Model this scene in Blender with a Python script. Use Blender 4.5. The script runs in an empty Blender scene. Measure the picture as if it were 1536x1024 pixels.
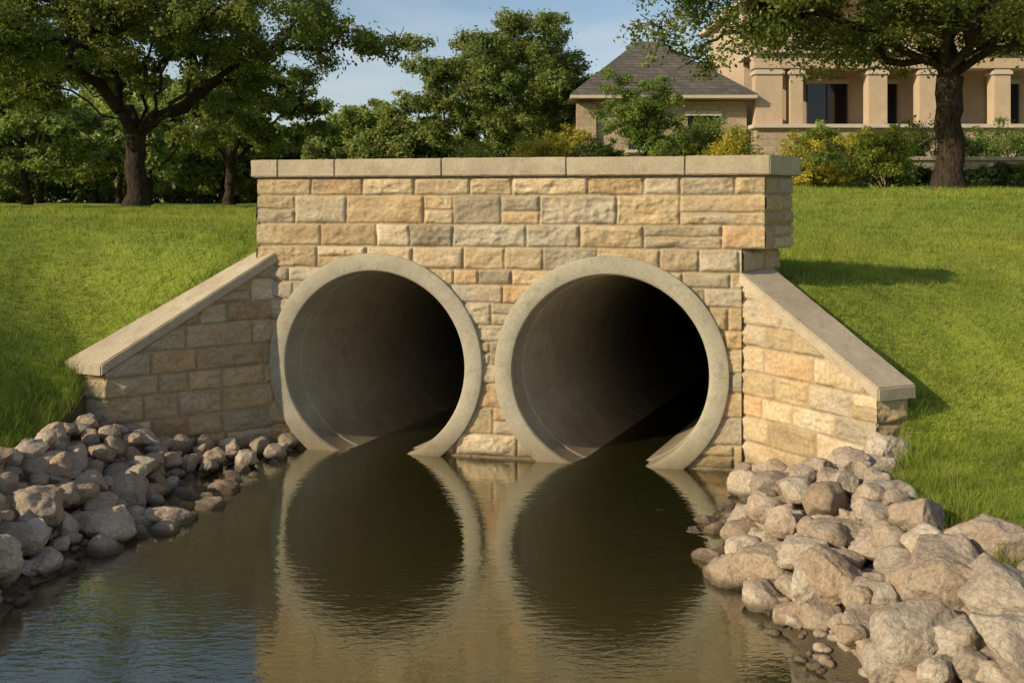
import bpy, bmesh, math, random
import numpy as np
from mathutils import Vector, noise as mnoise

scene = bpy.context.scene
scene.view_settings.view_transform = 'Standard'
scene.view_settings.look = 'None'
scene.view_settings.exposure = 0
R = np.random.RandomState

# ------------------------------------------------------------------ helpers
def link(o, parent=None):
    scene.collection.objects.link(o)
    if parent is not None:
        o.parent = parent
    return o

def empty(name):
    e = bpy.data.objects.new(name, None)
    e.empty_display_size = 0.3
    return link(e)

def np_mesh(name, verts, faces, mat, parent=None, smooth=False, cols=None, sharp=None, mat2=None, sel2=None):
    verts = np.asarray(verts, dtype=np.float32); faces = np.asarray(faces, dtype=np.int32)
    me = bpy.data.meshes.new(name)
    n, k = faces.shape
    me.vertices.add(len(verts)); me.vertices.foreach_set('co', verts.ravel())
    me.loops.add(n*k); me.loops.foreach_set('vertex_index', faces.ravel())
    me.polygons.add(n)
    me.polygons.foreach_set('loop_start', np.arange(0, n*k, k, dtype=np.int32))
    me.update(calc_edges=True)
    me.polygons.foreach_set('use_smooth', np.full(n, smooth, dtype=bool))
    if cols is not None:
        c = np.ones((len(verts), 4), dtype=np.float32); c[:, :3] = cols
        a = me.color_attributes.new('Col', 'FLOAT_COLOR', 'POINT')
        a.data.foreach_set('color', c.ravel())
    me.materials.append(mat)
    if mat2 is not None:
        me.materials.append(mat2); me.polygons.foreach_set('material_index', np.asarray(sel2, dtype=np.int32))
    if sharp is not None:
        me.set_sharp_from_angle(angle=math.radians(sharp))
    me.update()
    o = bpy.data.objects.new(name, me)
    return link(o, parent)

def prism(name, poly, z0, z1, mat, parent=None, bevel=0.0):
    n = len(poly)
    if not hasattr(z0, '__len__'): z0 = [z0]*n
    if not hasattr(z1, '__len__'): z1 = [z1]*n
    vs = [(p[0], p[1], z0[i]) for i, p in enumerate(poly)] + [(p[0], p[1], z1[i]) for i, p in enumerate(poly)]
    fs = [tuple(range(n))[::-1], tuple(range(n, 2*n))] + [(i, (i+1) % n, n+(i+1) % n, n+i) for i in range(n)]
    me = bpy.data.meshes.new(name); me.from_pydata(vs, [], fs); me.update()
    bm = bmesh.new(); bm.from_mesh(me); bmesh.ops.recalc_face_normals(bm, faces=bm.faces)
    if bevel > 0:
        bmesh.ops.bevel(bm, geom=list(bm.edges), offset=bevel, segments=2, affect='EDGES')
    bm.to_mesh(me); bm.free()
    me.materials.append(mat)
    return link(bpy.data.objects.new(name, me), parent)

def rough_prism(name, poly, z0, z1, mat, parent=None, bevel=0.012, seed=0, amp=.006):
    o = prism(name, poly, z0, z1, mat, parent, bevel)
    bm = bmesh.new(); bm.from_mesh(o.data)
    for _ in range(5):
        es = [e for e in bm.edges if e.calc_length() > .07]
        if not es: break
        bmesh.ops.subdivide_edges(bm, edges=es, cuts=1, use_grid_fill=True)
    bmesh.ops.triangulate(bm, faces=[f for f in bm.faces if len(f.verts) > 4])
    bm.normal_update()
    for v in bm.verts:
        n1 = mnoise.noise(v.co*9+Vector((seed*3.1, 0, 0))); n2 = mnoise.noise(v.co*26)
        k = amp*(n1*.7+n2*.5)
        if len({tuple(round(c, 1) for c in f.normal) for f in v.link_faces}) > 1: k -= max(0, n1-.15)*amp*3.5
        v.co += v.normal*k
    for f in bm.faces: f.smooth = True
    bm.to_mesh(o.data); bm.free(); o.data.set_sharp_from_angle(angle=math.radians(35))
    return o

def box(name, x0, x1, y0, y1, z0, z1, mat, parent=None, bevel=0.0):
    return prism(name, [(x0, y0), (x1, y0), (x1, y1), (x0, y1)], z0, z1, mat, parent, bevel)

def _h(x, y, s):
    v = np.sin(x*127.1 + y*311.7 + s*74.7)*43758.5453
    return v - np.floor(v)
def vnoise(x, y, s=0):
    xi = np.floor(x); yi = np.floor(y); fx = x-xi; fy = y-yi
    fx = fx*fx*(3-2*fx); fy = fy*fy*(3-2*fy)
    a = _h(xi, yi, s); b = _h(xi+1, yi, s); c = _h(xi, yi+1, s); d = _h(xi+1, yi+1, s)
    return (a*(1-fx)+b*fx)*(1-fy) + (c*(1-fx)+d*fx)*fy
def fbm(x, y, s=0, o=4):
    r = 0; a = 0.5; t = 0
    for i in range(o):
        r = r + a*vnoise(x, y, s+i*3.3); t += a; x = x*2.03+1.7; y = y*2.03+5.1; a *= 0.5
    return r/t
def sstep(x, a, b):
    t = np.clip((x-a)/(b-a), 0, 1); return t*t*(3-2*t)

# ------------------------------------------------------------------ materials
class NT:
    def __init__(s, name):
        s.m = bpy.data.materials.new(name); s.m.use_nodes = True
        s.t = s.m.node_tree; s.t.nodes.clear()
        s.out = s.n('ShaderNodeOutputMaterial')
    def n(s, ty, **kw):
        nd = s.t.nodes.new(ty)
        for k, v in kw.items():
            if k in nd.inputs: nd.inputs[k].default_value = v
            else: setattr(nd, k, v)
        return nd
    def l(s, a, b): s.t.links.new(a, b)
    def noise(s, scale, detail=4, rough=0.55, vec=None):
        nd = s.n('ShaderNodeTexNoise'); nd.inputs['Scale'].default_value = scale
        nd.inputs['Detail'].default_value = detail; nd.inputs['Roughness'].default_value = rough
        s.l(vec if vec is not None else s.pos(), nd.inputs['Vector']); return nd.outputs[0]
    def pos(s):
        if not hasattr(s, '_p'): s._p = s.n('ShaderNodeNewGeometry')
        return s._p.outputs['Position']
    def ramp(s, fac, stops):
        nd = s.n('ShaderNodeValToRGB'); cr = nd.color_ramp
        while len(cr.elements) < len(stops): cr.elements.new(0.5)
        for e, (p, c) in zip(cr.elements, stops):
            e.position = p; e.color = (c, c, c, 1) if not hasattr(c, '__len__') else (*c, 1)
        s.l(fac, nd.inputs[0]); return nd.outputs[0]
    def mix(s, fac, a, b, mode='MIX'):
        nd = s.n('ShaderNodeMix', data_type='RGBA', blend_type=mode)
        for v, i in ((fac, 0), (a, 6), (b, 7)):
            if isinstance(v, (int, float)): nd.inputs[i].default_value = v
            elif isinstance(v, tuple): nd.inputs[i].default_value = (*v, 1)
            else: s.l(v, nd.inputs[i])
        return nd.outputs[2]
    def math(s, op, a, b=0.0):
        nd = s.n('ShaderNodeMath', operation=op)
        for v, i in ((a, 0), (b, 1)):
            if isinstance(v, (int, float)): nd.inputs[i].default_value = v
            else: s.l(v, nd.inputs[i])
        return nd.outputs[0]
    def bump(s, h, strength=0.4, dist=0.01, normal=None):
        nd = s.n('ShaderNodeBump'); nd.inputs['Strength'].default_value = strength
        nd.inputs['Distance'].default_value = dist; s.l(h, nd.inputs['Height'])
        if normal is not None: s.l(normal, nd.inputs['Normal'])
        return nd.outputs[0]
    def z(s, i=2):
        nd = s.n('ShaderNodeSeparateXYZ'); s.l(s.pos(), nd.inputs[0]); return nd.outputs[i]
    def attr(s):
        nd = s.n('ShaderNodeAttribute'); nd.attribute_name = 'Col'; return nd.outputs['Color']
    def principled(s, col, rough=0.85, normal=None, spec=0.3):
        b = s.n('ShaderNodeBsdfPrincipled')
        if isinstance(col, tuple): b.inputs['Base Color'].default_value = (*col, 1)
        else: s.l(col, b.inputs['Base Color'])
        if isinstance(rough, (int, float)): b.inputs['Roughness'].default_value = rough
        else: s.l(rough, b.inputs['Roughness'])
        b.inputs['Specular IOR Level'].default_value = spec
        if normal is not None: s.l(normal, b.inputs['Normal'])
        s.l(b.outputs[0], s.out.inputs[0]); return b

def mat_limestone():
    s = NT('limestone_blocks'); a = s.attr()
    n1 = s.noise(3.5, 6, 0.6); n2 = s.noise(28, 5, 0.65); n3 = s.noise(1.7, 5, .65); n4 = s.noise(11, 5, .7)
    c = s.mix(s.ramp(n1, [(0.38, 0.0), (0.68, 0.6)]), a, s.mix(1.0, a, (0.92, 0.77, 0.56), 'MULTIPLY'))
    c = s.mix(1.0, c, s.ramp(n2, [(0.3, 0.68), (0.62, 1.06)]), 'MULTIPLY')
    c = s.mix(s.ramp(n3, [(0.52, 0.0), (0.76, 0.45)]), c, (0.30, 0.255, 0.185))
    c = s.mix(s.ramp(n4, [(0.58, 0.0), (0.74, 0.6)]), c, (0.23, 0.175, 0.105))
    wet = s.ramp(s.math('ADD', s.z(), s.math('MULTIPLY', s.noise(2.5, 4), 0.35)), [(0.16, 1.0), (0.42, 0.0)])
    c = s.mix(s.math('MULTIPLY', wet, 0.8), c, (0.085, 0.068, 0.04))
    b = s.bump(s.noise(60, 6, 0.7), 0.55, 0.009); b = s.bump(s.noise(14, 5, 0.6), 0.55, 0.02, b)
    s.principled(c, 0.9, b, 0.2); return s.m

def mat_concrete(name, base, tint, dirt=True, streak=0.5, deep=None):
    s = NT(name)
    n1 = s.noise(2.2, 6, 0.65); n2 = s.noise(45, 4, 0.7)
    c = s.mix(s.ramp(n1, [(0.35, 0.0), (0.7, 1.0)]), base, tint)
    c = s.mix(1.0, c, s.ramp(n2, [(0.3, 0.78), (0.65, 1.06)]), 'MULTIPLY')
    sp = s.noise(7, 6, 0.75)
    c = s.mix(s.math('MULTIPLY', s.ramp(sp, [(0.52, 0.0), (0.72, 1.0)]), streak), c, (base[0]*0.5, base[1]*0.48, base[2]*0.42))
    if dirt:
        wet = s.ramp(s.math('ADD', s.z(), s.math('MULTIPLY', s.noise(3, 4), 0.4)), [(0.16, 1.0), (0.62, 0.0)])
        c = s.mix(s.math('MULTIPLY', wet, 0.8), c, (0.13, 0.09, 0.045))
    if deep:   # shade painted into the colour, darkening further into the bore
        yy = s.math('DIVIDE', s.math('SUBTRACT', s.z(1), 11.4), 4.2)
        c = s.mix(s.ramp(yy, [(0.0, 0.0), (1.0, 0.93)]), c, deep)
    b = s.bump(s.noise(90, 5, 0.7), 0.35, 0.004); b = s.bump(s.noise(11, 5, 0.6), 0.3, 0.012, b)
    s.principled(c, 0.85, b, 0.25); return s.m

def mat_rock():
    s = NT('riprap_rock'); a = s.attr()
    n1 = s.noise(6, 6, 0.65); n2 = s.noise(40, 5, 0.7); n3 = s.noise(15, 5, .7)
    c = s.mix(s.ramp(n1, [(0.35, 0.0), (0.7, 0.8)]), a, (0.32, 0.23, 0.15))
    c = s.mix(1.0, c, s.ramp(n2, [(0.28, 0.58), (0.6, 1.08)]), 'MULTIPLY')
    c = s.mix(s.ramp(n3, [(0.6, 0.0), (0.7, 0.5)]), c, (0.16, 0.12, 0.085))
    wet = s.ramp(s.math('ADD', s.z(), s.math('MULTIPLY', s.noise(6, 3), 0.06)), [(0.06, 1.0), (0.12, 0.0)])
    c = s.mix(s.math('MULTIPLY', wet, 0.8), c, (0.06, 0.042, 0.025))
    b = s.bump(s.noise(70, 6, 0.7), 0.6, 0.010); b = s.bump(s.noise(16, 6, 0.65), 0.9, 0.035, b)
    s.principled(c, 0.9, b, 0.2); return s.m

def mat_ground():
    s = NT('lawn_and_soil'); a = s.attr()
    sep = s.n('ShaderNodeSeparateColor'); s.l(a, sep.inputs[0])
    n1 = s.noise(0.35, 5, 0.6); n2 = s.noise(9, 5, 0.7); n3 = s.noise(70, 4, 0.7)
    g = s.mix(s.ramp(n1, [(0.35, 0.0), (0.65, 1.0)]), (0.215, 0.275, 0.036), (0.31, 0.35, 0.05))
    g = s.mix(1.0, g, s.ramp(n2, [(0.3, 0.78), (0.65, 1.12)]), 'MULTIPLY')
    g = s.mix(1.0, g, s.ramp(n3, [(0.3, 0.6), (0.65, 1.15)]), 'MULTIPLY')
    soil = s.mix(s.noise(12, 5), (0.06, 0.042, 0.024), (0.16, 0.12, 0.075))
    bed = s.mix(s.noise(5, 6, 0.7), (0.08, 0.066, 0.022), (0.26, 0.205, 0.08))
    sand = s.mix(s.noise(14, 6, 0.7), (0.20, 0.155, 0.07), (0.42, 0.33, 0.17))
    bed = s.mix(sep.outputs[2], bed, sand)
    c = s.mix(sep.outputs[0], g, soil); c = s.mix(sep.outputs[1], c, bed)
    b = s.bump(s.noise(55, 4, 0.7), 0.8, 0.03)
    s.principled(c, 0.95, b, 0.1); return s.m

def mat_water():
    s = NT('creek_water')
    mp = s.n('ShaderNodeMapping'); mp.inputs['Scale'].default_value = (1.0, 2.2, 1.0); s.l(s.pos(), mp.inputs[0])
    v = mp.outputs[0]
    h = s.math('ADD', s.math('MULTIPLY', s.noise(2.0, 3, 0.5, v), 0.5), s.math('MULTIPLY', s.noise(8.5, 3, 0.55, v), 0.46))
    h = s.math('MULTIPLY', h, s.ramp(s.noise(0.5, 2), [(0.3, 0.45), (0.65, 1.0)]))
    b = s.bump(h, 0.45, 0.015)
    fr = s.n('ShaderNodeFresnel', IOR=1.5); s.l(b, fr.inputs['Normal'])
    fac = s.math('MINIMUM', s.math('ADD', s.math('MULTIPLY', fr.outputs[0], 2.1), 0.06), 1.0)
    tr = s.n('ShaderNodeBsdfTransparent'); tr.inputs[0].default_value = (0.70, 0.64, 0.30, 1)
    df = s.n('ShaderNodeBsdfDiffuse'); df.inputs[0].default_value = (0.070, 0.070, 0.020, 1)
    m0 = s.n('ShaderNodeMixShader'); m0.inputs[0].default_value = .32; s.l(tr.outputs[0], m0.inputs[1]); s.l(df.outputs[0], m0.inputs[2])
    gl = s.n('ShaderNodeBsdfGlossy'); gl.inputs['Roughness'].default_value = 0.006; gl.inputs[0].default_value = (0.98, 0.96, 0.88, 1)
    s.l(b, gl.inputs['Normal'])
    mx = s.n('ShaderNodeMixShader'); s.l(fac, mx.inputs[0]); s.l(m0.outputs[0], mx.inputs[1]); s.l(gl.outputs[0], mx.inputs[2])
    s.l(mx.outputs[0], s.out.inputs[0]); return s.m

def mat_leaf(name, tl=0.35):
    s = NT(name); a = s.attr()
    d = s.n('ShaderNodeBsdfPrincipled'); s.l(a, d.inputs['Base Color']); d.inputs['Roughness'].default_value = 0.55
    d.inputs['Specular IOR Level'].default_value = 0.25
    t = s.n('ShaderNodeBsdfTranslucent'); s.l(s.mix(1.0, a, (1.5, 1.5, 0.7), 'MULTIPLY'), t.inputs[0])
    m = s.n('ShaderNodeMixShader'); m.inputs[0].default_value = tl
    s.l(d.outputs[0], m.inputs[1]); s.l(t.outputs[0], m.inputs[2]); s.l(m.outputs[0], s.out.inputs[0]); return s.m

def mat_simple(name, c1, c2, scale, rough=0.85, bs=0.3, bd=0.01):
    s = NT(name)
    c = s.mix(s.ramp(s.noise(scale, 5, 0.65), [(0.3, 0.0), (0.7, 1.0)]), c1, c2)
    s.principled(c, rough, s.bump(s.noise(scale*4, 4, 0.7), bs, bd)); return s.m

def mat_bark():
    s = NT('bark')
    mp = s.n('ShaderNodeMapping'); mp.inputs['Scale'].default_value = (1, 1, 0.25); s.l(s.pos(), mp.inputs[0])
    n = s.noise(16, 5, 0.7, mp.outputs[0])
    c = s.mix(s.ramp(n, [(0.35, 0.0), (0.65, 1.0)]), (0.018, 0.013, 0.009), (0.066, 0.048, 0.033))
    s.principled(c, 0.95, s.bump(n, 0.9, 0.05), 0.1); return s.m

def mat_brickstone(name, c1, c2, c3, sx, sy):
    s = NT(name)
    tc = s.n('ShaderNodeTexCoord'); sp = s.n('ShaderNodeSeparateXYZ'); s.l(tc.outputs['Object'], sp.inputs[0])
    cb = s.n('ShaderNodeCombineXYZ'); s.l(s.math('ADD', sp.outputs[0], sp.outputs[1]), cb.inputs[0]); s.l(sp.outputs[2], cb.inputs[1])
    br = s.n('ShaderNodeTexBrick'); s.l(cb.outputs[0], br.inputs['Vector'])
    br.inputs['Color1'].default_value = (*c1, 1); br.inputs['Color2'].default_value = (*c2, 1); br.inputs['Mortar'].default_value = (*c3, 1)
    br.inputs['Scale'].default_value = 1.0; br.inputs['Brick Width'].default_value = sx; br.inputs['Row Height'].default_value = sy
    br.inputs['Mortar Size'].default_value = 0.012
    c = s.mix(1.0, br.outputs[0], s.ramp(s.noise(6, 5, 0.7), [(0.3, 0.75), (0.65, 1.08)]), 'MULTIPLY')
    s.principled(c, 0.9, s.bump(br.outputs[1], -0.4, 0.02), 0.2); return s.m

M_stone = mat_limestone()
M_cope = mat_concrete('cast_stone_cap', (0.38, 0.305, 0.21), (0.49, 0.41, 0.285), dirt=False, streak=.5)
M_pipe = mat_concrete('pipe_concrete', (0.32, 0.285, 0.205), (0.43, 0.385, 0.28))
M_bore = mat_concrete('shade_painted_bore', (0.36, 0.31, 0.22), (0.46, 0.405, 0.29), streak=.6, deep=(.05, .04, .026))
M_rock = mat_rock(); M_ground = mat_ground(); M_water = mat_water()
M_leaf = mat_leaf('foliage', .42); M_grass = mat_leaf('grass_blades', 0.4); M_bark = mat_bark()
M_mortar = mat_simple('mortar', (0.27, 0.215, 0.14), (0.34, 0.275, 0.185), 12)
M_hwall = mat_brickstone('house_limestone', (0.38, 0.29, 0.20), (0.46, 0.355, 0.245), (0.31, 0.24, 0.17), 0.7, 0.3)
M_hstucco = mat_simple('house_stucco', (0.44, 0.325, 0.215), (0.52, 0.395, 0.27), 3)
M_roof = mat_brickstone('roof_shingles', (0.09, 0.08, 0.07), (0.14, 0.12, 0.10), (0.05, 0.046, 0.04), 0.4, 0.16)
M_fascia = mat_simple('fascia_paint', (0.48, 0.40, 0.31), (0.56, 0.475, 0.38), 4)
M_frame = mat_simple('window_frame', (0.05, 0.04, 0.03), (0.07, 0.06, 0.05), 5, 0.5)
sg = NT('window_glass'); sg.principled((0.012, 0.014, 0.016), 0.06, None, 0.6); M_glass = sg.m
M_retain = mat_brickstone('retaining_limestone', (0.40, 0.31, 0.21), (0.46, 0.37, 0.26), (0.2, 0.16, 0.11), 0.6, 0.2)

# ------------------------------------------------------------------ terrain
P = np.array([
 (-6.5, -40, .5, .5), (-5.3, 2, .5, .5), (-4.75, 7, .5, .5), (-4.6, 8.8, .55, .52), (-4.5, 10.15, .66, .5),
 (-4.56, 10.70, 1.0, .42), (-2.95, 11.80, 2.2, -.05), (-2.65, 11.8, 2.62, -.5), (2.42, 10.77, 2.3, -.5),
 (2.70, 10.68, 1.88, -.05), (3.50, 9.26, .95, .42), (3.62, 8.98, .60, .5), (3.12, 8.4, .56, .55), (2.98, 6.4, .5, .5),
 (3.3, 5, .5, .5), (4.2, 2, .5, .5), (5.5, -40, .5, .5)])
NS = len(P)
WALLSEG = (5, 6, 7, 8, 9)

def terrain(x, y, full=False):
    x = np.asarray(x, float); y = np.asarray(y, float)
    dmin = np.full(x.shape, 1e9); seg = np.zeros(x.shape, int)
    wo = np.zeros(x.shape); ho = np.zeros(x.shape); hi = np.zeros(x.shape)
    inside = np.zeros(x.shape, bool)
    for i in range(NS):
        a = P[i]; b = P[(i+1) % NS]
        dx, dy = b[0]-a[0], b[1]-a[1]
        if i < NS-1:
            t = np.clip(((x-a[0])*dx+(y-a[1])*dy)/(dx*dx+dy*dy), 0, 1)
            d = np.hypot(x-a[0]-t*dx, y-a[1]-t*dy)
            w = d+0.02; w = 1.0/(w*w*w*w*w)
            wo += w; ho += w*(a[2]+t*(b[2]-a[2])); hi += w*(a[3]+t*(b[3]-a[3]))
            m = d < dmin; dmin = np.where(m, d, dmin); seg = np.where(m, i, seg)
        c = ((a[1] > y) != (b[1] > y))
        with np.errstate(divide='ignore', invalid='ignore'):
            xi = (b[0]-a[0])*(y-a[1])/(b[1]-a[1]+1e-12)+a[0]
        inside ^= c & (x < xi)
    ho /= wo; hi /= wo
    right = sstep(x, -1, 4)
    pl = 2.64 + right*0.12 + right*0.42*sstep(y, 13, 28) + sstep(x, 0, 3.5)*0.95*sstep(y, 33.5, 36.5) + 0.25*sstep(y, 30, 45)*sstep(x, -8, -2)
    k = 2.1 + right*4.0
    out = ho + (pl-ho)*(1-np.exp(-(dmin/k)**(1.4+.4*right)))
    out = out + (fbm(x*0.5, y*0.5, 3, 3)-.5)*0.16*sstep(dmin, 0.2, 2) + (fbm(x*2.5, y*2.5, 8, 3)-.5)*0.06
    inn = np.maximum(hi - .42*dmin, -0.62+.26*sstep(8.2-y, 0, 2.2)) + (fbm(x*2.2, y*2.2, 5, 4)-.5)*0.14
    zz = np.where(inside, inn, out)
    if full: return zz, inside, dmin, seg
    return zz

def axis(lo, hi, f, far, g=1.12):
    a = list(np.arange(lo, hi, f)); s = f; v = a[-1]
    while v < far[1]: s *= g; v += s; a.append(v)
    s = f; v = a[0]
    pre = []
    while v > far[0]: s *= g; v -= s; pre.append(v)
    return np.array(pre[::-1]+a)
xs = axis(-9, 8, .07, (-400, 400)); ys = axis(4.5, 15, .07, (-120, 600))
GX, GY = np.meshgrid(xs, ys)
GZ, INS, DM, SG = terrain(GX, GY, True)
ny, nx = GX.shape
idx = np.arange(nx*ny).reshape(ny, nx)
q = np.stack([idx[:-1, :-1], idx[:-1, 1:], idx[1:, 1:], idx[1:, :-1]], -1).reshape(-1, 4)
zf = GZ.ravel()[q]; span = zf.max(1)-zf.min(1)
xc = GX.ravel()[q].mean(1); yc = GY.ravel()[q].mean(1)
q = q[~((span > 0.9) & (xc > -2.9) & (xc < 2.65) & (yc > 10) & (yc < 12.5))]
soil = np.where(INS, 1.0, sstep(0.06-DM, -0.06, 0.06))
bed = np.where(INS, sstep(-GZ, -0.02, 0.08), 0)
shal = np.where(INS, 1-sstep(-GZ, 0.1, 0.5), 0)
np_mesh('ground', np.stack([GX.ravel(), GY.ravel(), GZ.ravel()], 1), q, M_ground, smooth=True,
        cols=np.stack([soil.ravel(), bed.ravel(), shal.ravel()], 1))

wx = np.linspace(-7, 7, 15); wy = np.linspace(-38, 26, 33)
WX, WY = np.meshgrid(wx, wy); i2 = np.arange(WX.size).reshape(WX.shape)
wq = np.stack([i2[:-1, :-1], i2[:-1, 1:], i2[1:, 1:], i2[1:, :-1]], -1).reshape(-1, 4)
np_mesh('water', np.stack([WX.ravel(), WY.ravel(), np.zeros(WX.size)], 1), wq, M_water, smooth=True)

# ------------------------------------------------------------------ culvert
TH = math.radians(11.66); C, S = math.cos(TH), math.sin(TH)
def uv(u, v): return (u*C+v*S, 11.064-u*S+v*C)
culvert = empty('stone_culvert_headwall')
RO, RI, PZ = 1.275, 1.065, 0.99
PU = (-1.60, 1.085)

PAL = np.array([(.47, .37, .225), (.52, .42, .27), (.43, .33, .19), (.56, .465, .32), (.48, .35, .195), (.375, .315, .22), (.50, .385, .23), (.48, .335, .19), (.43, .365, .265)])
def make_blocks(L, courses, rng, fixed=None, lmin=.30, lmax=.82):
    bl = []; fixed = fixed or {}
    for ci, (zb, zt) in enumerate(courses):
        if ci in fixed: js = [0]+list(fixed[ci])+[L]
        else:
            js = [0]
            while True:
                st = rng.uniform(lmin, lmax)*(0.85 if zt-zb < .22 else 1.0)
                if js[-1]+st > L-.16: js.append(L); break
                js.append(js[-1]+st)
        for a, b in zip(js[:-1], js[1:]):
            h = zt-zb
            if h > .3 and (rng.rand() < .10 or abs(b-a-.437) < .005):
                m = zb+h*rng.uniform(.4, .6); bl += [(a, b, zb, m), (a, b, m, zt)]
            elif h > .24 and rng.rand() < .10:
                m = zb+h*.5; bl += [(a, b, zb, m), (a, b, m, zt)]
            else: bl.append((a, b, zb, zt))
    return bl

def panel(name, A, B, z0, ztop, courses, seed, fixed=None, holes=None, cut=None, res=0.0125, parent=culvert, ext=(0, 0), lr=(.30, .82)):
    A = np.array(A, float); B = np.array(B, float); L = np.hypot(*(B-A)); w = (B-A)/L; nrm = np.array([w[1], -w[0]])
    rng = R(seed)
    bl = make_blocks(L, courses, rng, fixed, *lr)
    zmax = max(ztop(0), ztop(L))
    us = np.linspace(-ext[0], L+ext[1], max(3, int((L+ext[0]+ext[1])/res))); zs = np.linspace(z0, zmax, max(3, int((zmax-z0)/res)))
    U, Z = np.meshgrid(us, zs)
    top = np.array([ztop(t) for t in np.clip(us, 0, L)])[None, :]
    Z = np.minimum(Z, top)
    uu = np.clip(U, 0.002, L-.002) + (fbm(U*5, Z*5, seed, 3)-.5)*.022; zz = Z + (fbm(U*4+9, Z*4, seed+1, 3)-.5)*.022
    if ext[0] > 0: uu = np.where(U < .04, np.maximum(uu, 0.03), uu)
    if ext[1] > 0: uu = np.where(U > L-.04, np.minimum(uu, L-.03), uu)
    H = np.zeros(U.shape); col = np.zeros(U.shape+(3,)) + (.38, .305, .20)
    for (a, b, zb, zt) in bl:
        m = (uu >= a) & (uu < b) & (zz >= zb) & (zz < zt)
        lo = 9 if (a <= 0 and ext[0] > 0) else 0; hi = 9 if (b >= L and ext[1] > 0) else 0
        d = np.minimum(np.minimum(uu-a+lo, b-uu+hi), np.minimum(zz-zb, zt-zz))
        off = rng.uniform(-.005, .010); tx = rng.uniform(-.025, .025); tz = rng.uniform(-.03, .03)
        pn = rng.randint(100)
        rough = rng.uniform(.6, 1.6)
        rel = (fbm(U*4+pn, Z*7+pn, pn, 5)-.5)*.056*rough + np.abs(fbm(U*9+pn, Z*14, pn+2, 3)-.5)*-.038*rough
        prof = sstep(d, .008, .022)*.024 + sstep(d, .012, .06)*.008
        hh = prof + sstep(d, .008, .05)*(rel+off+(uu-(a+b)/2)*tx+(zz-(zb+zt)/2)*tz)
        H = np.where(m, hh, H)
        c = PAL[rng.randint(len(PAL))]*rng.uniform(.80, 1.12)
        f = sstep(d, .006, .014)[..., None]
        stain = (0.80+.40*fbm(U*3+pn, Z*8, pn+5, 3))[..., None]
        col = np.where(m[..., None], (1-f)*np.array((.38, .305, .20))+f*c*stain, col)
    H = np.maximum(H, 0.0)+.004
    X = A[0]+U*w[0]+H*nrm[0]; Y = A[1]+U*w[1]+H*nrm[1]
    ii = np.arange(U.size).reshape(U.shape)
    qq = np.stack([ii[:-1, :-1], ii[:-1, 1:], ii[1:, 1:], ii[1:, :-1]], -1).reshape(-1, 4)
    uc = U.ravel()[qq].mean(1); zc = Z.ravel()[qq].mean(1)
    keep = np.ones(len(qq), bool)
    if holes:
        for (hu, hz, hr) in holes: keep &= np.hypot(uc-hu, zc-hz) > hr
    if cut is not None: keep &= ~cut(uc, zc)
    zsp = Z.ravel()[qq]; keep &= (zsp.max(1)-zsp.min(1)) > 1e-5
    return np_mesh(name, np.stack([X.ravel(), Y.ravel(), Z.ravel()], 1), qq[keep], M_stone, parent, True, col.reshape(-1, 3))

def courses(z0, z1, rng, hs):
    out = []; z = z1; i = 0
    while z > z0:
        h = hs[i] if i < len(hs) else rng.uniform(.17, .30)
        out.append((z-h, z)); z -= h; i += 1
    return out
U0, U1 = -3.018, 2.711; Lw = U1-U0
fx = {0: [-2.368, -1.741, -1.128, -.481, .0, .849, 1.451, 1.843, 2.416],
      1: [-2.575, -1.943, -1.017, -.674, -.121, .316, 1.163, 1.843],
      2: [-2.253, -1.581, -1.183, -.674, .166, .761, 1.451, 2.284],
      3: [-2.30, -1.7, -1.15, -.551, -.083, .35, .95, 1.63, 2.04, 2.46]}
fx = {k: [u-U0 for u in v] for k, v in fx.items()}
CW = courses(-.5, 3.13, R(4), [.205, .325, .255, .25, .17, .205, .245, .19, .25, .21, .27])
panel('front_masonry', uv(U0, 0), uv(U1, 0), -.45, lambda t: 3.13, CW, 11, fixed=fx,
      holes=[(PU[0]-U0, PZ, RI+.1), (PU[1]-U0, PZ, RI+.1)], cut=lambda u, z: (z < 2.345) & (u > 2.485-U0), ext=(.02, .012))
CR = courses(1.3, 3.13, R(4), [.205, .325, .255, .25, .17, .205, .245, .19])
ru0 = uv(U1, 0)
panel('return_masonry', ru0, (3.08, 11.02), 2.345, lambda t: 3.13, CR[:3], 21, fixed={0: [.3], 1: [.42], 2: [.22]}, ext=(.012, .01))
rl0 = uv(2.485, 0)
panel('lower_return_masonry', rl0, (2.92, 11.02), 1.2, lambda t: 2.345, CR[3:], 22, ext=(.012, .01))
panel('end_masonry', uv(U0, .55), uv(U0, 0), 1.6, lambda t: 3.13, CR, 23, ext=(.01, .02))
prism('core', [uv(U0+.01, .006), uv(U1-.008, .006), (3.06, 11.03), (3.1, 11.25), uv(U0+.01, .54)], 2.347, 3.128, M_mortar, culvert)
prism('core_lower', [uv(2.477, .008), (2.90, 11.03), (2.95, 11.25), uv(2.40, .5), uv(2.40, .008)], -.4, 2.343, M_mortar, culvert)
cj = [-3.105, -2.76, -2.06, -.79, .62, 1.9]
rngc = R(5)
for i, (a, b) in enumerate(zip(cj[:-1], cj[1:])):
    dz = rngc.uniform(-.004, .004); dv = rngc.uniform(-.006, .006)
    rough_prism('coping_stone', [uv(a+.003, -.085+dv), uv(b-.003, -.085+dv), uv(b-.003, .62), uv(a+.003, .62)], 3.137, 3.338+dz, M_cope, culvert, .010, i)
rough_prism('coping_stone', [uv(1.903, -.085), uv(2.775, -.085), (3.19, 10.99), (3.2, 11.35), uv(1.903, .62)], 3.137, 3.342, M_cope, culvert, .010, 9)
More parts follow.
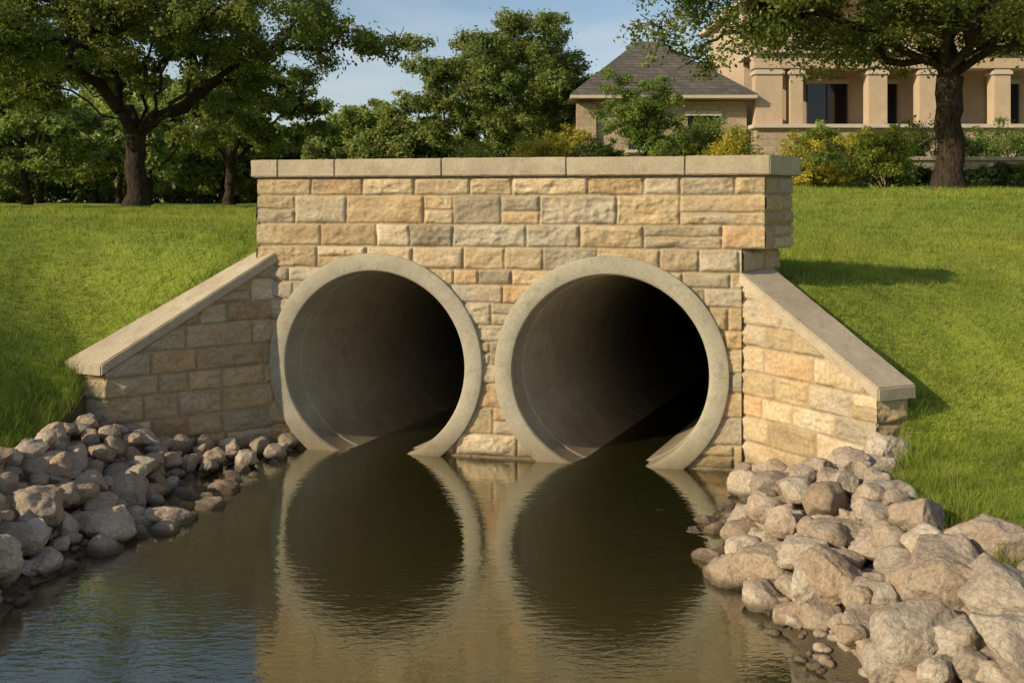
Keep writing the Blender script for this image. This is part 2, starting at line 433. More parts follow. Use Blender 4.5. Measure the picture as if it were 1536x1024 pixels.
prism('coping_bed', [uv(-3.06, -.06), uv(2.74, -.06), (3.12, 11.0), (3.12, 11.3), uv(-3.06, .58)], 3.131, 3.315, M_mortar, culvert)

SKEW = .22
def lathe(name, u0, prof, mat, seg=128):
    vs = []; n = len(prof)
    for i in range(seg):
        a = 2*math.pi*i/seg
        for (v, r) in prof:
            x, y = uv(u0+r*math.sin(a)+max(0, v)*SKEW*(1 if r < RI+.03 else 0), v); vs.append((x, y, PZ+r*math.cos(a)))
    fs = [(i*n+j, i*n+j+1, ((i+1) % seg)*n+j+1, ((i+1) % seg)*n+j) for i in range(seg) for j in range(n-1)]
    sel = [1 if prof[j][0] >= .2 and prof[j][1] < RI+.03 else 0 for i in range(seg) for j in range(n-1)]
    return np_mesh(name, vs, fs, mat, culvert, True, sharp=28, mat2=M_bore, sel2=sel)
prof = [(.25, RO), (-.05, RO), (-.068, RO-.006), (-.075, RO-.02), (-.075, RI+.045), (-.066, RI+.018), (-.045, RI+.003), (.0, RI), (.22, RI-.004), (.225, RI-.022)]
v = 2.4
while v < 16:
    prof += [(v-.012, RI-.022), (v-.012, RI+.01), (v+.012, RI+.01), (v+.012, RI-.022)]; v += 2.4
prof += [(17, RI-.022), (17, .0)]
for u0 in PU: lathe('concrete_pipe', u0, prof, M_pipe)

def wing(tag, F0, F1, B1, B0, zt0, zt1, seed, leftside):
    L = math.dist(F0, F1)
    top = (lambda t: zt1+(zt0-zt1)*t/L) if leftside else (lambda t: zt0+(zt1-zt0)*t/L)
    A, B = (F1, F0) if leftside else (F0, F1)
    rng = R(seed)
    cs = courses(-.5, max(zt0, zt1)+.02, rng, [.20, .27, .22, .27, .25, .22, .27, .24, .3])
    panel(tag+'_masonry', A, B, -.45, top, cs, seed, ext=((.02, 0) if leftside else (0, .02)), lr=(.34, .78))
    A2, B2 = (B1, F1) if leftside else (F1, B1)
    panel(tag+'_end_masonry', A2, B2, .0, lambda t: zt1, cs, seed+7, ext=(.0, .02) if leftside else (.02, .0))
    def ins(p, qs, k=.012):
        c = np.mean(qs, axis=0); p = np.array(p); d = c-p; return tuple(p+d/np.hypot(*d)*k)
    qs = [F0, F1, B1, B0]; qi = [ins(p, qs) for p in qs]
    prism(tag+'_core', qi, -.4, [zt0-.005, zt1-.005, zt1-.005, zt0-.005], M_mortar, culvert)
    d = np.array(F1)-np.array(F0); d /= np.hypot(*d)
    fn = np.array([d[1], -d[0]])
    if np.dot(fn, np.array(F0)-np.array(B0)) < 0: fn = -fn
    o = .065
    f0 = np.array(F0)+fn*o; f1 = np.array(F1)+fn*o+d*.07; b1 = np.array(B1)-fn*.04+d*.07; b0 = np.array(B0)-fn*.04
    e1 = (zt1-zt0)/L*.07
    rough_prism(tag+'_cap', [tuple(f0), tuple(f1), tuple(b1), tuple(b0)], [zt0+.004, zt1+e1+.004, zt1+e1+.004, zt0+.004],
          [zt0+.135, zt1+e1+.135, zt1+e1+.135, zt0+.135], M_cope, culvert, .012, seed, .005)
wing('wing_wall_a', (-2.76, 11.667), (-4.32, 10.60), (-4.76, 10.74), (-3.0, 11.95), 2.15, 1.04, 31, True)
wing('wing_wall_b', (2.435, 10.64), (3.35, 9.14), (3.68, 9.27), (2.82, 10.88), 2.0, 1.06, 41, False)

# ------------------------------------------------------------------ riprap rocks
def rock_base(seed, sub):
    bm = bmesh.new(); bmesh.ops.create_icosphere(bm, subdivisions=sub, radius=1.0)
    v = np.array([x.co[:] for x in bm.verts]); f = np.array([[a.index for a in x.verts] for x in bm.faces]); bm.free()
    rng = R(seed)
    for _ in range(14):
        n = rng.normal(size=3); n /= np.linalg.norm(n); d = rng.uniform(.56, .86)
        e = v@n-d; v = v-np.outer(np.maximum(e, 0)*.88, n)
    off = rng.uniform(0, 50, 3)
    out = np.empty_like(v)
    for i, p in enumerate(v):
        a = mnoise.noise(Vector(p*1.1+off)); b = mnoise.noise(Vector(p*3.0+off)); c = mnoise.noise(Vector(p*8+off)); d = mnoise.noise(Vector(p*17+off))
        out[i] = p*(1.12+.20*a+.10*b+.05*c+.02*d)
    return out, f
bases = [rock_base(100+i, 4) for i in range(14)]; big = [rock_base(300+i, 5) for i in range(9)]
rng = R(77)
rocks = []
def try_rock(x, y, r, lift=0.0, k=.80):
    for (X_, Y_, R_, L_) in rocks:
        if abs(L_-lift) < .05 and (X_-x)**2+(Y_-y)**2 < (k*(R_+r))**2: return False
    rocks.append((x, y, r, lift)); return True
for (x, y, r) in [(2.75, 6.25, .28), (3.0, 5.75, .27), (2.2, 6.05, .17), (2.55, 5.7, .2), (2.15, 6.75, .25), (2.62, 7.0, .2), (3.05, 6.5, .24), (2.9, 7.1, .19),
                  (1.95, 7.35, .2), (2.45, 7.45, .19), (3.4, 6.0, .26), (1.62, 8.0, .14), (1.55, 8.65, .11), (1.85, 7.9, .15), (2.9, 7.7, .2),
                  (-3.05, 8.95, .19), (-3.45, 8.45, .21), (-4.1, 8.0, .2), (-3.6, 9.2, .2), (-4.15, 8.9, .24), (-2.85, 9.35, .14), (-3.9, 7.65, .2), (-4.5, 8.5, .22), (-2.85, 9.85, .14),
                  (-2.62, 10.9, .10), (-2.72, 11.15, .09), (-2.9, 10.6, .12), (-2.55, 11.2, .07)]:
    try_rock(x, y, r, 0, .7)
N = 14000
cy = rng.uniform(4.2, 11.6, N); cs_ = rng.rand(N) < .5
cx = np.where(cs_, rng.uniform(-5.2, -2.4, N), rng.uniform(1.3, 3.7, N))
_, cin, cd, cseg = terrain(cx, cy, True)
for n_ in range(N):
    if not cin[n_]: continue
    x, y, side = cx[n_], cy[n_], cs_[n_]; layer = 0 if n_ < 10000 else .16
    near = np.clip((10.8-y)/4.0, 0, 1)
    r = rng.uniform(.075, .125)+near*rng.uniform(-.03, .13)
    wallish = cseg[n_] in WALLSEG
    if side:
        if x > np.interp(y, [7, 7.9, 8.9, 9.7, 10.6, 11.4], [-3.75, -3.4, -2.9, -2.75, -2.6, -2.55]): continue
    else:
        if x < np.interp(y, [4, 6.3, 7.0, 8.0, 8.8, 9.6, 10.6], [2.3, 1.95, 1.8, 1.55, 1.72, 2.05, 2.5]): continue
    if cd[n_] < r*(.4 if not wallish else .8)+(.17 if wallish else 0): continue
    if layer and (cd[n_] > 1.0 or cd[n_] < .12): continue
    try_rock(x, y, r, layer, .76 if layer == 0 else .92)
RV, RF, RC = [], [], []; off = 0
cols_r = np.array([(.45, .365, .27), (.52, .445, .345), (.41, .32, .225), (.50, .40, .30), (.38, .325, .26), (.54, .455, .345), (.43, .32, .215)])
rz = terrain(np.array([r[0] for r in rocks]), np.array([r[1] for r in rocks]))
for (x, y, r, lift), z in zip(rocks, rz):
    v_, f_ = (big[rng.randint(9)] if r > .17 else bases[rng.randint(14)])
    sc = np.array([rng.uniform(.95, 1.35), rng.uniform(.85, 1.15), rng.uniform(.68, .95)])*r*1.08
    a = rng.uniform(0, 6.28); tx = rng.uniform(-.5, .5)
    b = rng.uniform(0, 6.28); cb, sb = math.cos(b), math.sin(b)
    vv = v_@np.array([[1, 0, 0], [0, cb, sb], [0, -sb, cb]])
    vv = vv*sc
    ct, st = math.cos(tx), math.sin(tx); vv = vv@np.array([[ct, 0, st], [0, 1, 0], [-st, 0, ct]])
    ca, sa = math.cos(a), math.sin(a); vv = vv@np.array([[ca, sa, 0], [-sa, ca, 0], [0, 0, 1]])
    zz = max(z, -.10)+r*.36+lift*(.75+r*1.2)
    RV.append(vv+np.array([x, y, zz])); RF.append(f_+off); off += len(vv)
    RC.append(np.tile(cols_r[rng.randint(7)]*rng.uniform(.76, 1.1), (len(vv), 1)))
np_mesh('riprap_stones', np.concatenate(RV), np.concatenate(RF), M_rock, None, True, np.concatenate(RC))

pv, pf = rock_base(900, 2); GV = []; GF = []; GC = []; off = 0
N = 3600; gy = rng.uniform(4.5, 11.2, N); gx = np.where(rng.rand(N) < .5, rng.uniform(-5, -2.5, N), rng.uniform(1.4, 3.7, N)); gr = rng.uniform(.012, .05, N)
z_, i_, d_, s_ = terrain(gx, gy, True)
for x, y, r, z, a, d in zip(gx, gy, gr, z_, i_, d_):
    if not a or z < -.4 or d < .03: continue
    GF.append(pf+off); vv = pv*np.array([1.2, 1, .7])*r; b = rng.uniform(0, 6.28)
    cb, sb = math.cos(b), math.sin(b); vv = vv@np.array([[cb, sb, 0], [-sb, cb, 0], [0, 0, 1]])
    GV.append(vv+np.array([x, y, z+r*.3])); GC.append(np.tile(cols_r[rng.randint(7)]*rng.uniform(.6, 1), (len(vv), 1))); off += len(vv)
np_mesh('gravel', np.concatenate(GV), np.concatenate(GF), M_rock, None, True, np.concatenate(GC))

# ------------------------------------------------------------------ grass blades
rng = R(9)
def blades(n, ylo, yhi, hgt, wid, edge=False):
    t = rng.rand(n)
    y = 1/(1/ylo+(1/yhi-1/ylo)*t)
    x = (rng.rand(n)*2-1)*(y*.60+.8)
    z, ins, d, sgm = terrain(x, y, True)
    wallish = np.isin(sgm, WALLSEG)
    ok = (~ins & (~wallish | (d > .19))) | (ins & ~wallish & (d < .16*rng.rand(n)))
    ok &= ~((x > -3.2) & (x < 3.15) & (y > 10.4-.2064*x+.3) & (y < 11.064-.2064*x+.75))
    if edge: ok &= (d < .45) & (fbm(x*4, y*4, 61, 2) > .42)
    x, y, z, d = x[ok], y[ok], z[ok], d[ok]; m = len(x)
    bank = 1+1.1*np.exp(-d/.5)
    clump = .45+1.1*fbm(x*3.5, y*3.5, 4, 3)
    h = hgt*rng.uniform(.5, 1.25, m)*bank*clump; w = wid*rng.uniform(.7, 1.3, m)
    sc = np.maximum(1, y/9.0); w = w*sc; h = h*np.minimum(sc, 1.6)
    a = rng.uniform(0, 6.283, m); la = rng.uniform(0, 6.283, m); ln = h*rng.uniform(.2, .9, m)
    b0 = np.stack([x-np.cos(a)*w, y-np.sin(a)*w, z-.01], 1); b1 = np.stack([x+np.cos(a)*w, y+np.sin(a)*w, z-.01], 1)
    tp = np.stack([x+np.cos(la)*ln, y+np.sin(la)*ln, z+h], 1)
    V = np.stack([b0, b1, tp], 1).reshape(-1, 3); F = np.arange(3*m).reshape(m, 3)
    big_ = sstep(fbm(x*.45, y*.45, 14, 4), .3, .7)
    tuft = sstep(fbm(x*7, y*7, 33, 3), .3, .7)
    fine = rng.uniform(.70, 1.25, m)*(.66+.56*fbm(x*1.6, y*1.6, 24, 4))*(.80+.38*tuft)
    c = np.array([.225, .31, .038])[None]*(1-big_[:, None])+np.array([.365, .40, .056])[None]*big_[:, None]
    c = c*fine[:, None]; dry = rng.rand(m) < .07; c[dry] = (.42, .36, .14)
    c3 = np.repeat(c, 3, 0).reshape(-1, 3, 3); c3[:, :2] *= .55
    return V, F, c3.reshape(-1, 3)
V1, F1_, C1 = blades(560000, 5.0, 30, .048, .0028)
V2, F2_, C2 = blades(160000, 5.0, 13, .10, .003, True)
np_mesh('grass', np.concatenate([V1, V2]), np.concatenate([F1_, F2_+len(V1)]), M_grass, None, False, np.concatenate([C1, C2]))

# ------------------------------------------------------------------ vegetation
def leaf_quads(cent, rad, n, size, rng, base, flat=.62, tint=.25, up=.5, sub=7):
    k0 = len(cent)
    d = rng.normal(size=(k0*sub, 3)); d /= np.linalg.norm(d, axis=1)[:, None]
    par = np.repeat(np.arange(k0), sub)
    c2 = cent[par]+d*(rng.rand(k0*sub)**.5*rad[par]*.95)[:, None]*np.array([1, 1, flat])
    r2 = rad[par]*rng.uniform(.28, .52, k0*sub)
    k = len(c2); w = r2**2; w = w/w.sum(); ci = rng.choice(k, n, p=w)
    d = rng.normal(size=(n, 3))
    p = c2[ci]+d*(r2[ci]*.50)[:, None]*np.array([1, 1, .72])
    dn = d/np.linalg.norm(d, axis=1)[:, None]
    nn = dn*.6+rng.normal(size=(n, 3))*.6+np.array([0, 0, up]); nn /= np.linalg.norm(nn, axis=1)[:, None]
    t = np.cross(nn, rng.normal(size=(n, 3))); t /= np.linalg.norm(t, axis=1)[:, None]+1e-9
    b = np.cross(nn, t)
    s = (size*rng.uniform(.55, 1.35, n))[:, None]
    V = np.stack([p-t*s, p-b*s*.5, p+t*s, p+b*s*.5], 1).reshape(-1, 3)
    F = np.arange(4*n).reshape(n, 4)
    cc = (1+tint*(rng.rand(k)-.5)*2)[ci]*rng.uniform(.7, 1.35, n)
    hue = (rng.rand(k0)[par]*.6+rng.rand(k)*.4)[ci]
    col = np.array(base)[None]*cc[:, None]*np.stack([.78+.48*hue, .93+.18*hue, .8+.2*hue], 1)
    return V, F, np.repeat(col, 4, 0)

def tubes(pos, par, rad, sides=7):
    V = []; F = []; off = 0
    ang = np.arange(sides)*2*math.pi/sides; ca, sa = np.cos(ang), np.sin(ang)
    dirs = {}
    def ring(c, dd, r):
        ref = np.array([.31, .95, .05]) if abs(dd[1]) < .9 else np.array([1., 0, 0])
        a = np.cross(dd, ref); a /= np.linalg.norm(a); b = np.cross(dd, a)
        return c+r*(ca[:, None]*a+sa[:, None]*b)
    for i in range(len(pos)):
        j = par[i]
        if j < 0: continue
        d = pos[i]-pos[j]; L = np.linalg.norm(d)
        if L < 1e-6: continue
        d = d/L; dirs[i] = d
        dj = dirs.get(j, d); r0 = rad[j]
        if rad[i] < .62*rad[j]: dj = d; r0 = min(rad[j], rad[i]*1.35)
        V.append(ring(pos[j], dj, r0)); V.append(ring(pos[i], d, rad[i]))
        for k in range(sides): F.append((off+k, off+(k+1) % sides, off+sides+(k+1) % sides, off+sides+k))
        off += 2*sides
    return np.concatenate(V), np.array(F)

def crown_clumps(cen, rad, n, rng, bottom=-.45, crad=.17, gap=.42):
    out = []; tries = 0; cen = np.array(cen, float); rad = np.array(rad, float)
    while len(out) < n and tries < n*60:
        tries += 1
        d = rng.normal(size=3); d /= np.linalg.norm(d); r = rng.rand()**.38
        az = math.atan2(d[1], d[0])
        lob = 1+.18*math.sin(3*az+cen[0])+.12*math.sin(5*math.atan2(d[2], d[0])+cen[1])
        p = d*r*lob
        if p[2] < bottom-.15*(p[0]**2+p[1]**2)+.12*math.sin(4*az+cen[0]): continue
        if r < .35: continue
        q_ = cen+p*rad
        if out and np.min(np.linalg.norm((np.array(out)-q_)/np.array([1, 1, .7]), axis=1)) < gap*crad*rad[0]*2: continue
        out.append(q_)
    return np.array(out)

def tree(name, base, fork_z, cen, rad, nc, nl, lsize, tr, seed, color=(.115, .135, .036), K=6, bottom=-.45, crad=.17, lean=0.0, join=False, gap=.40):
    rng = R(seed); base = np.array(base, float)
    cl = crown_clumps(cen, rad, nc, rng, bottom, crad, gap)
    pos = [base-np.array([0, 0, .25])]; par = [-1]
    fork = np.array([base[0]+lean, base[1], fork_z])
    nt = 7
    for i in range(1, nt+1):
        t = i/nt; p = base*(1-t)+fork*t+np.array([rng.normal()*.05, rng.normal()*.05, 0])*(1 if i < nt else 0)
        pos.append(p); par.append(len(pos)-2)
    fk = len(pos)-1
    cenv = np.array(cen, float); az0 = rng.uniform(0, 6.28)
    for k in range(K):
        az = az0+k*6.283/K+rng.uniform(-.3, .3)
        e = rng.uniform(.45, .8)
        tgt = cenv+np.array([math.cos(az)*rad[0]*e, math.sin(az)*rad[1]*e, rng.uniform(-.3, .4)*rad[2]])
        mid = fork+(tgt-fork)*.45+np.array([0, 0, rng.uniform(-.14, .08)*np.linalg.norm(tgt-fork)])
        pr = fk; n_ = 9
        for i in range(1, n_+1):
            t = i/n_; p = fork*(1-t)**2+2*mid*t*(1-t)+tgt*t*t+rng.normal(size=3)*.07*rad[0]/5
            pos.append(p); par.append(pr); pr = len(pos)-1
    tips = []
    for c in cl[np.argsort(np.linalg.norm(cl-fork, axis=1))]:
        A = np.array(pos[fk+1:]); dd = np.linalg.norm(A-c, axis=1)+.35*np.maximum(0, A[:, 2]-c[2])
        j = int(np.argmin(dd))+fk+1
        pr = j; n_ = 4; s0 = pos[j]; L = np.linalg.norm(c-s0)
        for i in range(1, n_+1):
            t = i/n_; p = s0*(1-t)+c*t+np.array([0, 0, .10*L*math.sin(t*3.14)])+rng.normal(size=3)*.05*L*(1 if i < n_ else 0)
            pos.append(p); par.append(pr); pr = len(pos)-1
        tips.append(pr)
        for _ in range(4):
            dv = rng.normal(size=3); dv /= np.linalg.norm(dv); e = c+dv*crad*rad[0]*np.array([.85, .85, .5])
            pos.append(e); par.append(pr); tips.append(len(pos)-1)
    w = np.zeros(len(pos)); w[tips] = 1
    for i in range(len(pos)-1, 0, -1): w[par[i]] += w[i]
    w = np.maximum(w, .5); r0 = tr/math.sqrt(w[1]); rr = np.maximum(r0*w**.5, .008*rad[0]/5)
    rr[0] = tr*1.75; rr[1] = tr*1.12; rr[2] = tr*1.0
    TV, TF = tubes(np.array(pos), par, rr, 9)
    crr = rng.uniform(.7, 1.35, len(cl))*crad*rad[0]
    LV, LF, LC = leaf_quads(cl, crr, nl, lsize, rng, color)
    if join: return (TV, TF), (LV, LF, LC)
    e = empty(name)
    np_mesh('trunk_and_limbs', TV, TF, M_bark, e, True); np_mesh('foliage', LV, LF, M_leaf, e, False, LC)
    return e

tree('oak_tree', (-12.1, 32, 2.68), 5.0, (-11.7, 32, 8.1), (6.7, 5.2, 2.9), 165, 110000, .078, .32, 3, K=8, bottom=-.46, crad=.13, color=(.14, .17, .046))
tree('oak_tree', (11.45, 26, 3.15), 6.1, (10.4, 26, 8.7), (7.1, 5.0, 2.5), 175, 105000, .066, .34, 8, K=8, bottom=-.74, crad=.13, color=(.145, .17, .048))
tree('oak_tree', (-18.0, 21, 2.6), 5.0, (-18, 21, 8.0), (5.0, 5, 2.6), 70, 30000, .12, .33, 12, K=6)
tree('elm_tree', (-.4, 46, 3.0), 4.4, (-.3, 46, 8.0), (5.3, 4.4, 3.1), 140, 90000, .09, .2, 15, K=9, bottom=-.8, crad=.15, color=(.165, .20, .064))
tree('oak_tree', (-11.9, 42, 2.7), 4.4, (-11.4, 42, 6.5), (3.6, 3.4, 2.1), 80, 42000, .085, .2, 18, K=6, bottom=-.7, crad=.17, color=(.16, .20, .06))
tree('oak_tree', (-8.3, 56, 2.9), 4.2, (-8.3, 56, 6.1), (3.0, 3, 2.5), 60, 28000, .11, .18, 19, K=5, bottom=-.9, crad=.22, color=(.22, .26, .09))
tree('ornamental_tree', (4.5, 34, 3.7), 4.3, (4.45, 34, 5.8), (1.45, 1.3, 1.4), 45, 26000, .045, .09, 25, K=6, bottom=-.95, crad=.28, color=(.16, .22, .056))

TVs, TFs, LVs, LFs, LCs = [], [], [], [], []; to = lo = 0
rng = R(50)
def add_far(x, y, h, r, nl, seed, ls=.2):
    global to, lo
    z = float(terrain(np.array([x]), np.array([y]))[0])
    (tv, tf), (lv, lf, lc) = tree('', (x, y, z), z+h*.28, (x, y, z+h*.58), (r, r, h*.42), 34, nl, ls, .17, seed, join=True, K=5, bottom=-.95, crad=.27,
        color=tuple(np.array((.20, .245, .088))*rng.uniform(.75, 1.25)))
    TVs.append(tv); TFs.append(tf+to); to += len(tv); LVs.append(lv); LFs.append(lf+lo); LCs.append(lc); lo += len(lv)
for i in range(20):
    x = -44+i*2.0+rng.uniform(-.8, .8); y = rng.uniform(54, 68)
    px = x/y
    if px > -.12: continue
    add_far(x, y, rng.uniform(6.5, 9.0) if px < -.36 else rng.uniform(4.6, 6.0), rng.uniform(2.4, 3.6), 9500, 200+i, .17)
for i in range(30):
    x = -62+i*4.1+rng.uniform(-1, 1); y = rng.uniform(78, 92)
    add_far(x, y, rng.uniform(6.5, 8.5) if x < -28 else rng.uniform(4.8, 6.4), rng.uniform(3.4, 4.6), 6500, 300+i, .25)
for i, (x, y) in enumerate([(-22, 45), (-17.5, 48), (-27, 44), (-4, 62), (-6.5, 66), (2.5, 60)]):
    add_far(x, y, [6.0, 5.0, 7.0, 5.0, 4.8, 5.6][i], 2.8, 15000, 400+i, .12)
e = empty('distant_trees')
np_mesh('trunks', np.concatenate(TVs), np.concatenate(TFs), M_bark, e, True)
np_mesh('foliage', np.concatenate(LVs), np.concatenate(LFs), M_leaf, e, False, np.concatenate(LCs))

def bush(name, x, y, w, top, seed, color, nl=7000, ls=.05, lobes=10):
    rng = R(seed); z = float(terrain(np.array([x]), np.array([y]))[0]); h = max(.7, top-z)
    c = []
    for i in range(lobes*2):
        u, v_ = rng.uniform(-1, 1), rng.uniform(-1, 1)
        zt = .82*math.sqrt(max(.1, 1-.8*u*u))
        c.append((x+u*.40*w, y+v_*.3*w, z+h*rng.uniform(.10, zt)))
    c = np.array(c); r = rng.uniform(.18, .30, len(c))*min(w, h*1.5)
    V, F, Cc = leaf_quads(c, r, nl, ls, rng, color, .85, .3)
    e = empty(name); np_mesh('leaves', V, F, M_leaf, e, False, Cc)
    pos = [np.array([x, y, z-.1])]; par = [-1]
    for k in c: pos.append(k); par.append(0)
    TV, TF = tubes(np.array(pos), par, np.array([.05]+[.015]*len(c)), 5)
    np_mesh('stems', TV, TF, M_bark, e, True)
YG = (.34, .305, .05); G1 = (.15, .20, .05); DG = (.08, .11, .034); LG = (.23, .265, .055)
BL = [
 ('shrub', -.65, 34, 2.8, 5.05, LG), ('flowering_shrub', 1.25, 36, 2.4, 5.9, YG), ('shrub', .4, 37, 2.0, 5.5, G1), ('flowering_shrub', 2.3, 39, 1.9, 6.1, YG),
 ('hedge', 3.2, 35.5, 2.0, 5.0, DG), ('shrub', 7.3, 36.5, 2.9, 6.15, G1), ('shrub', 5.9, 36, 1.9, 5.3, LG), ('shrub', 5.1, 32, 1.8, 4.7, DG),
 ('flowering_shrub', 7.3, 33.2, 2.4, 5.25, YG), ('flowering_shrub', 8.9, 33.4, 2.4, 5.3, YG), ('shrub', 10.0, 31.5, 1.7, 4.65, G1), ('flowering_shrub', 9.0, 29.0, 2.6, 3.95, YG),
 ('flowering_shrub', 10.7, 28.5, 2.0, 5.3, LG), ('shrub', 12.7, 30, 2.2, 4.0, DG), ('shrub', 15.2, 30, 2.4, 4.0, G1), ('shrub', 11.4, 36.8, 1.8, 5.9, LG),
 ('hedge', 15.7, 37, 3.2, 5.9, DG), ('hedge', 18.5, 37, 3.2, 5.9, G1), ('shrub', 13.5, 37.2, 1.9, 5.8, G1), ('flowering_shrub', 12.6, 36, 1.7, 5.5, YG), ('flowering_shrub', 10.6, 34.0, 1.9, 5.3, YG),
 ('shrub', 17.6, 30.5, 2.4, 4.1, G1), ('shrub', -3.6, 40, 2.6, 4.7, G1), ('shrub', -6.2, 45, 3.0, 4.8, DG), ('flowering_shrub', 6.2, 34.2, 1.6, 5.0, LG),
 ('shrub', 13.6, 28.2, 1.6, 3.85, DG), ('shrub', 7.6, 31, 1.8, 4.4, G1)]
for i, (nm, x, y, w, h, c) in enumerate(BL):
    bush(nm, x, y, w, h, 600+i, c, nl=11000)

rng = R(71); cc = []
for i in range(230):
    x = rng.uniform(-75, 8); y = rng.uniform(66, 80)
    cc.append((x, y, 2.6+rng.uniform(.3, 2.4)))
cc = np.array(cc); V, F, Cc = leaf_quads(cc, rng.uniform(1.2, 2.2, len(cc)), 80000, .24, rng, (.11, .14, .05), .8)
np_mesh('undergrowth', V, F, M_leaf, None, False, Cc)

# ------------------------------------------------------------------ house
H = empty('limestone_house')
box('wing_walls', 2.9, 9.9, 42.0, 50, 3.9, 7.05, M_hwall, H)
box('wing_corner_pier', 2.72, 3.55, 41.8, 42.6, 3.9, 6.95, M_hwall, H, .02)
for (xa, xb) in ((4.9, 6.1), (7.4, 8.7)):
    box('window_glass', xa, xb, 41.93, 41.99, 5.0, 6.4, M_glass, H)
    box('window_lintel', xa-.12, xb+.12, 41.86, 41.992, 6.41, 6.6, M_fascia, H)
    box('window_sill', xa-.1, xb+.1, 41.84, 41.991, 4.86, 4.99, M_fascia, H)
    box('window_mullion', (xa+xb)/2-.03, (xa+xb)/2+.03, 41.90, 41.928, 5.0, 6.4, M_frame, H)
def hip(name, x0, x1, y0, y1, z0, zr, inset, mat, th=.16):
    ym = (y0+y1)/2
    vs = [(x0, y0, z0), (x1, y0, z0), (x1, y1, z0), (x0, y1, z0), (x0+inset, ym, zr), (x1-inset, ym, zr)]
    fs = [(0, 1, 5, 4), (1, 2, 5), (2, 3, 4, 5), (3, 0, 4), (3, 2, 1, 0)]
    me = bpy.data.meshes.new(name); me.from_pydata(vs, [], fs); me.materials.append(mat); link(bpy.data.objects.new(name, me), H)
    box(name+'_fascia', x0+.03, x1-.03, y0+.03, y1-.03, z0-th, z0-.004, M_fascia, H)
hip('wing_roof', 2.4, 10.2, 41.2, 51, 7.25, 10.2, 3.4, M_roof)
box('main_back_wall', 10.3, 24, 44.2, 52, 3.9, 11.5, M_hstucco, H)
box('porch_floor', 10.1, 24, 41.2, 44.19, 3.9, 5.82, M_hwall, H)
box('porch_ledge', 9.95, 24.1, 41.0, 44.18, 5.83, 6.0, M_fascia, H, .02)
box('porch_beam', 10.1, 24, 41.55, 42.3, 8.35, 8.95, M_hstucco, H, .02)
box('balcony_slab', 10.0, 24.1, 41.35, 44.19, 8.953, 9.12, M_fascia, H, .02)
box('balcony_parapet', 10.1, 24, 41.5, 41.75, 9.123, 9.85, M_hstucco, H, .02)
for cx_, wd in ((10.75, 1.15), (11.9, .55), (15.3, .8), (17.4, .75), (20.5, .7), (23.0, .8)):
    box('porch_column', cx_-wd/2, cx_+wd/2, 41.6, 42.25, 6.003, 8.347, M_hstucco, H, .02)
    box('column_cap', cx_-wd/2-.07, cx_+wd/2+.07, 41.53, 42.32, 8.1, 8.26, M_fascia, H, .02)
for (xa, xb, za, zb) in ((13.1, 14.8, 6.05, 8.0), (15.9, 17.0, 6.2, 8.0), (18.3, 19.8, 6.05, 8.0), (21.1, 22.4, 6.2, 8.0), (13.1, 14.8, 9.3, 10.9), (18.3, 19.8, 9.3, 10.9)):
    box('window_glass', xa, xb, 44.12, 44.19, za, zb, M_glass, H)
    box('window_header', xa-.12, xb+.12, 44.04, 44.192, zb+.005, zb+.2, M_fascia, H)
    for fxx in (xa-.06, (xa+xb)/2-.03, xb):
        box('window_frame', fxx, fxx+.06, 44.08, 44.118, za, zb, M_frame, H)
hip('main_roof', 9.9, 25, 42.6, 53, 11.75, 14.4, 4.5, M_roof, .24)
box('chimney', 17, 18.2, 47.5, 48.6, 12, 15.4, M_hwall, H, .02)
W = empty('garden_retaining_wall')
box('wall_body', 10.2, 26, 34.3, 34.75, 2.9, 4.22, M_retain, W)
box('wall_cap', 10.1, 26.1, 34.2, 34.85, 4.223, 4.36, M_cope, W, .02)

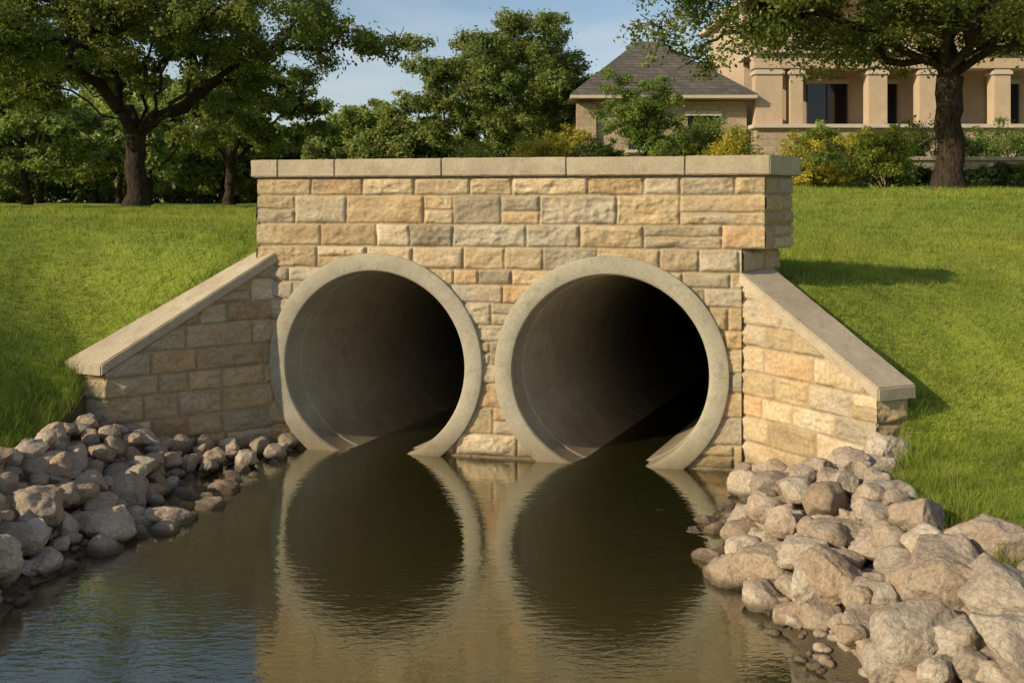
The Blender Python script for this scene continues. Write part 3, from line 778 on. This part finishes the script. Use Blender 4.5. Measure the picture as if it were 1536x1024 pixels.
# ------------------------------------------------------------------ light, sky, camera
EL = math.radians(26.5); hx, hy = .86, .51
L = Vector((hx*math.cos(EL), hy*math.cos(EL), -math.sin(EL)))
sd = bpy.data.lights.new('sun', 'SUN'); sd.energy = 5.0; sd.angle = math.radians(.53); sd.color = (1.0, .86, .62)
so = link(bpy.data.objects.new('sun', sd)); so.rotation_euler = L.to_track_quat('-Z', 'Y').to_euler(); so.location = (-20, -15, 25)

w = bpy.data.worlds.new('World'); scene.world = w; w.use_nodes = True
nt = w.node_tree; nt.nodes.clear()
sky = nt.nodes.new('ShaderNodeTexSky'); sky.sky_type = 'NISHITA'; sky.sun_disc = False
sky.sun_elevation = EL; sky.sun_rotation = math.atan2(-hx, -hy) % (2*math.pi)
sky.air_density = 1.0; sky.dust_density = 1.0; sky.ozone_density = 1.2
tc = nt.nodes.new('ShaderNodeTexCoord'); mp = nt.nodes.new('ShaderNodeMapping'); mp.inputs['Scale'].default_value = (1.2, 1.2, 4.5)
nz = nt.nodes.new('ShaderNodeTexNoise'); nz.inputs['Scale'].default_value = 2.3; nz.inputs['Detail'].default_value = 7; nz.inputs['Roughness'].default_value = .6
rp = nt.nodes.new('ShaderNodeValToRGB'); rp.color_ramp.elements[0].position = .42; rp.color_ramp.elements[1].position = .78
rp.color_ramp.elements[0].color = (0, 0, 0, 1); rp.color_ramp.elements[1].color = (.6, .6, .6, 1)
mx = nt.nodes.new('ShaderNodeMix'); mx.data_type = 'RGBA'; mx.inputs[7].default_value = (6.2, 6.2, 6.3, 1)
bg = nt.nodes.new('ShaderNodeBackground'); bg.inputs[1].default_value = .125
wo = nt.nodes.new('ShaderNodeOutputWorld'); lk = nt.links.new
lk(tc.outputs['Generated'], mp.inputs[0]); lk(mp.outputs[0], nz.inputs[0]); lk(nz.outputs[0], rp.inputs[0])
lk(rp.outputs[0], mx.inputs[0]); lk(sky.outputs[0], mx.inputs[6]); lk(mx.outputs[2], bg.inputs[0]); lk(bg.outputs[0], wo.inputs[0])

cam = bpy.data.cameras.new('camera'); cam.lens = 35; cam.sensor_width = 36; cam.shift_y = -212/1536
cam.clip_end = 2000
co = link(bpy.data.objects.new('camera', cam)); co.location = (0, 0, 2.87); co.rotation_euler = (math.radians(90), 0, 0)
scene.camera = co
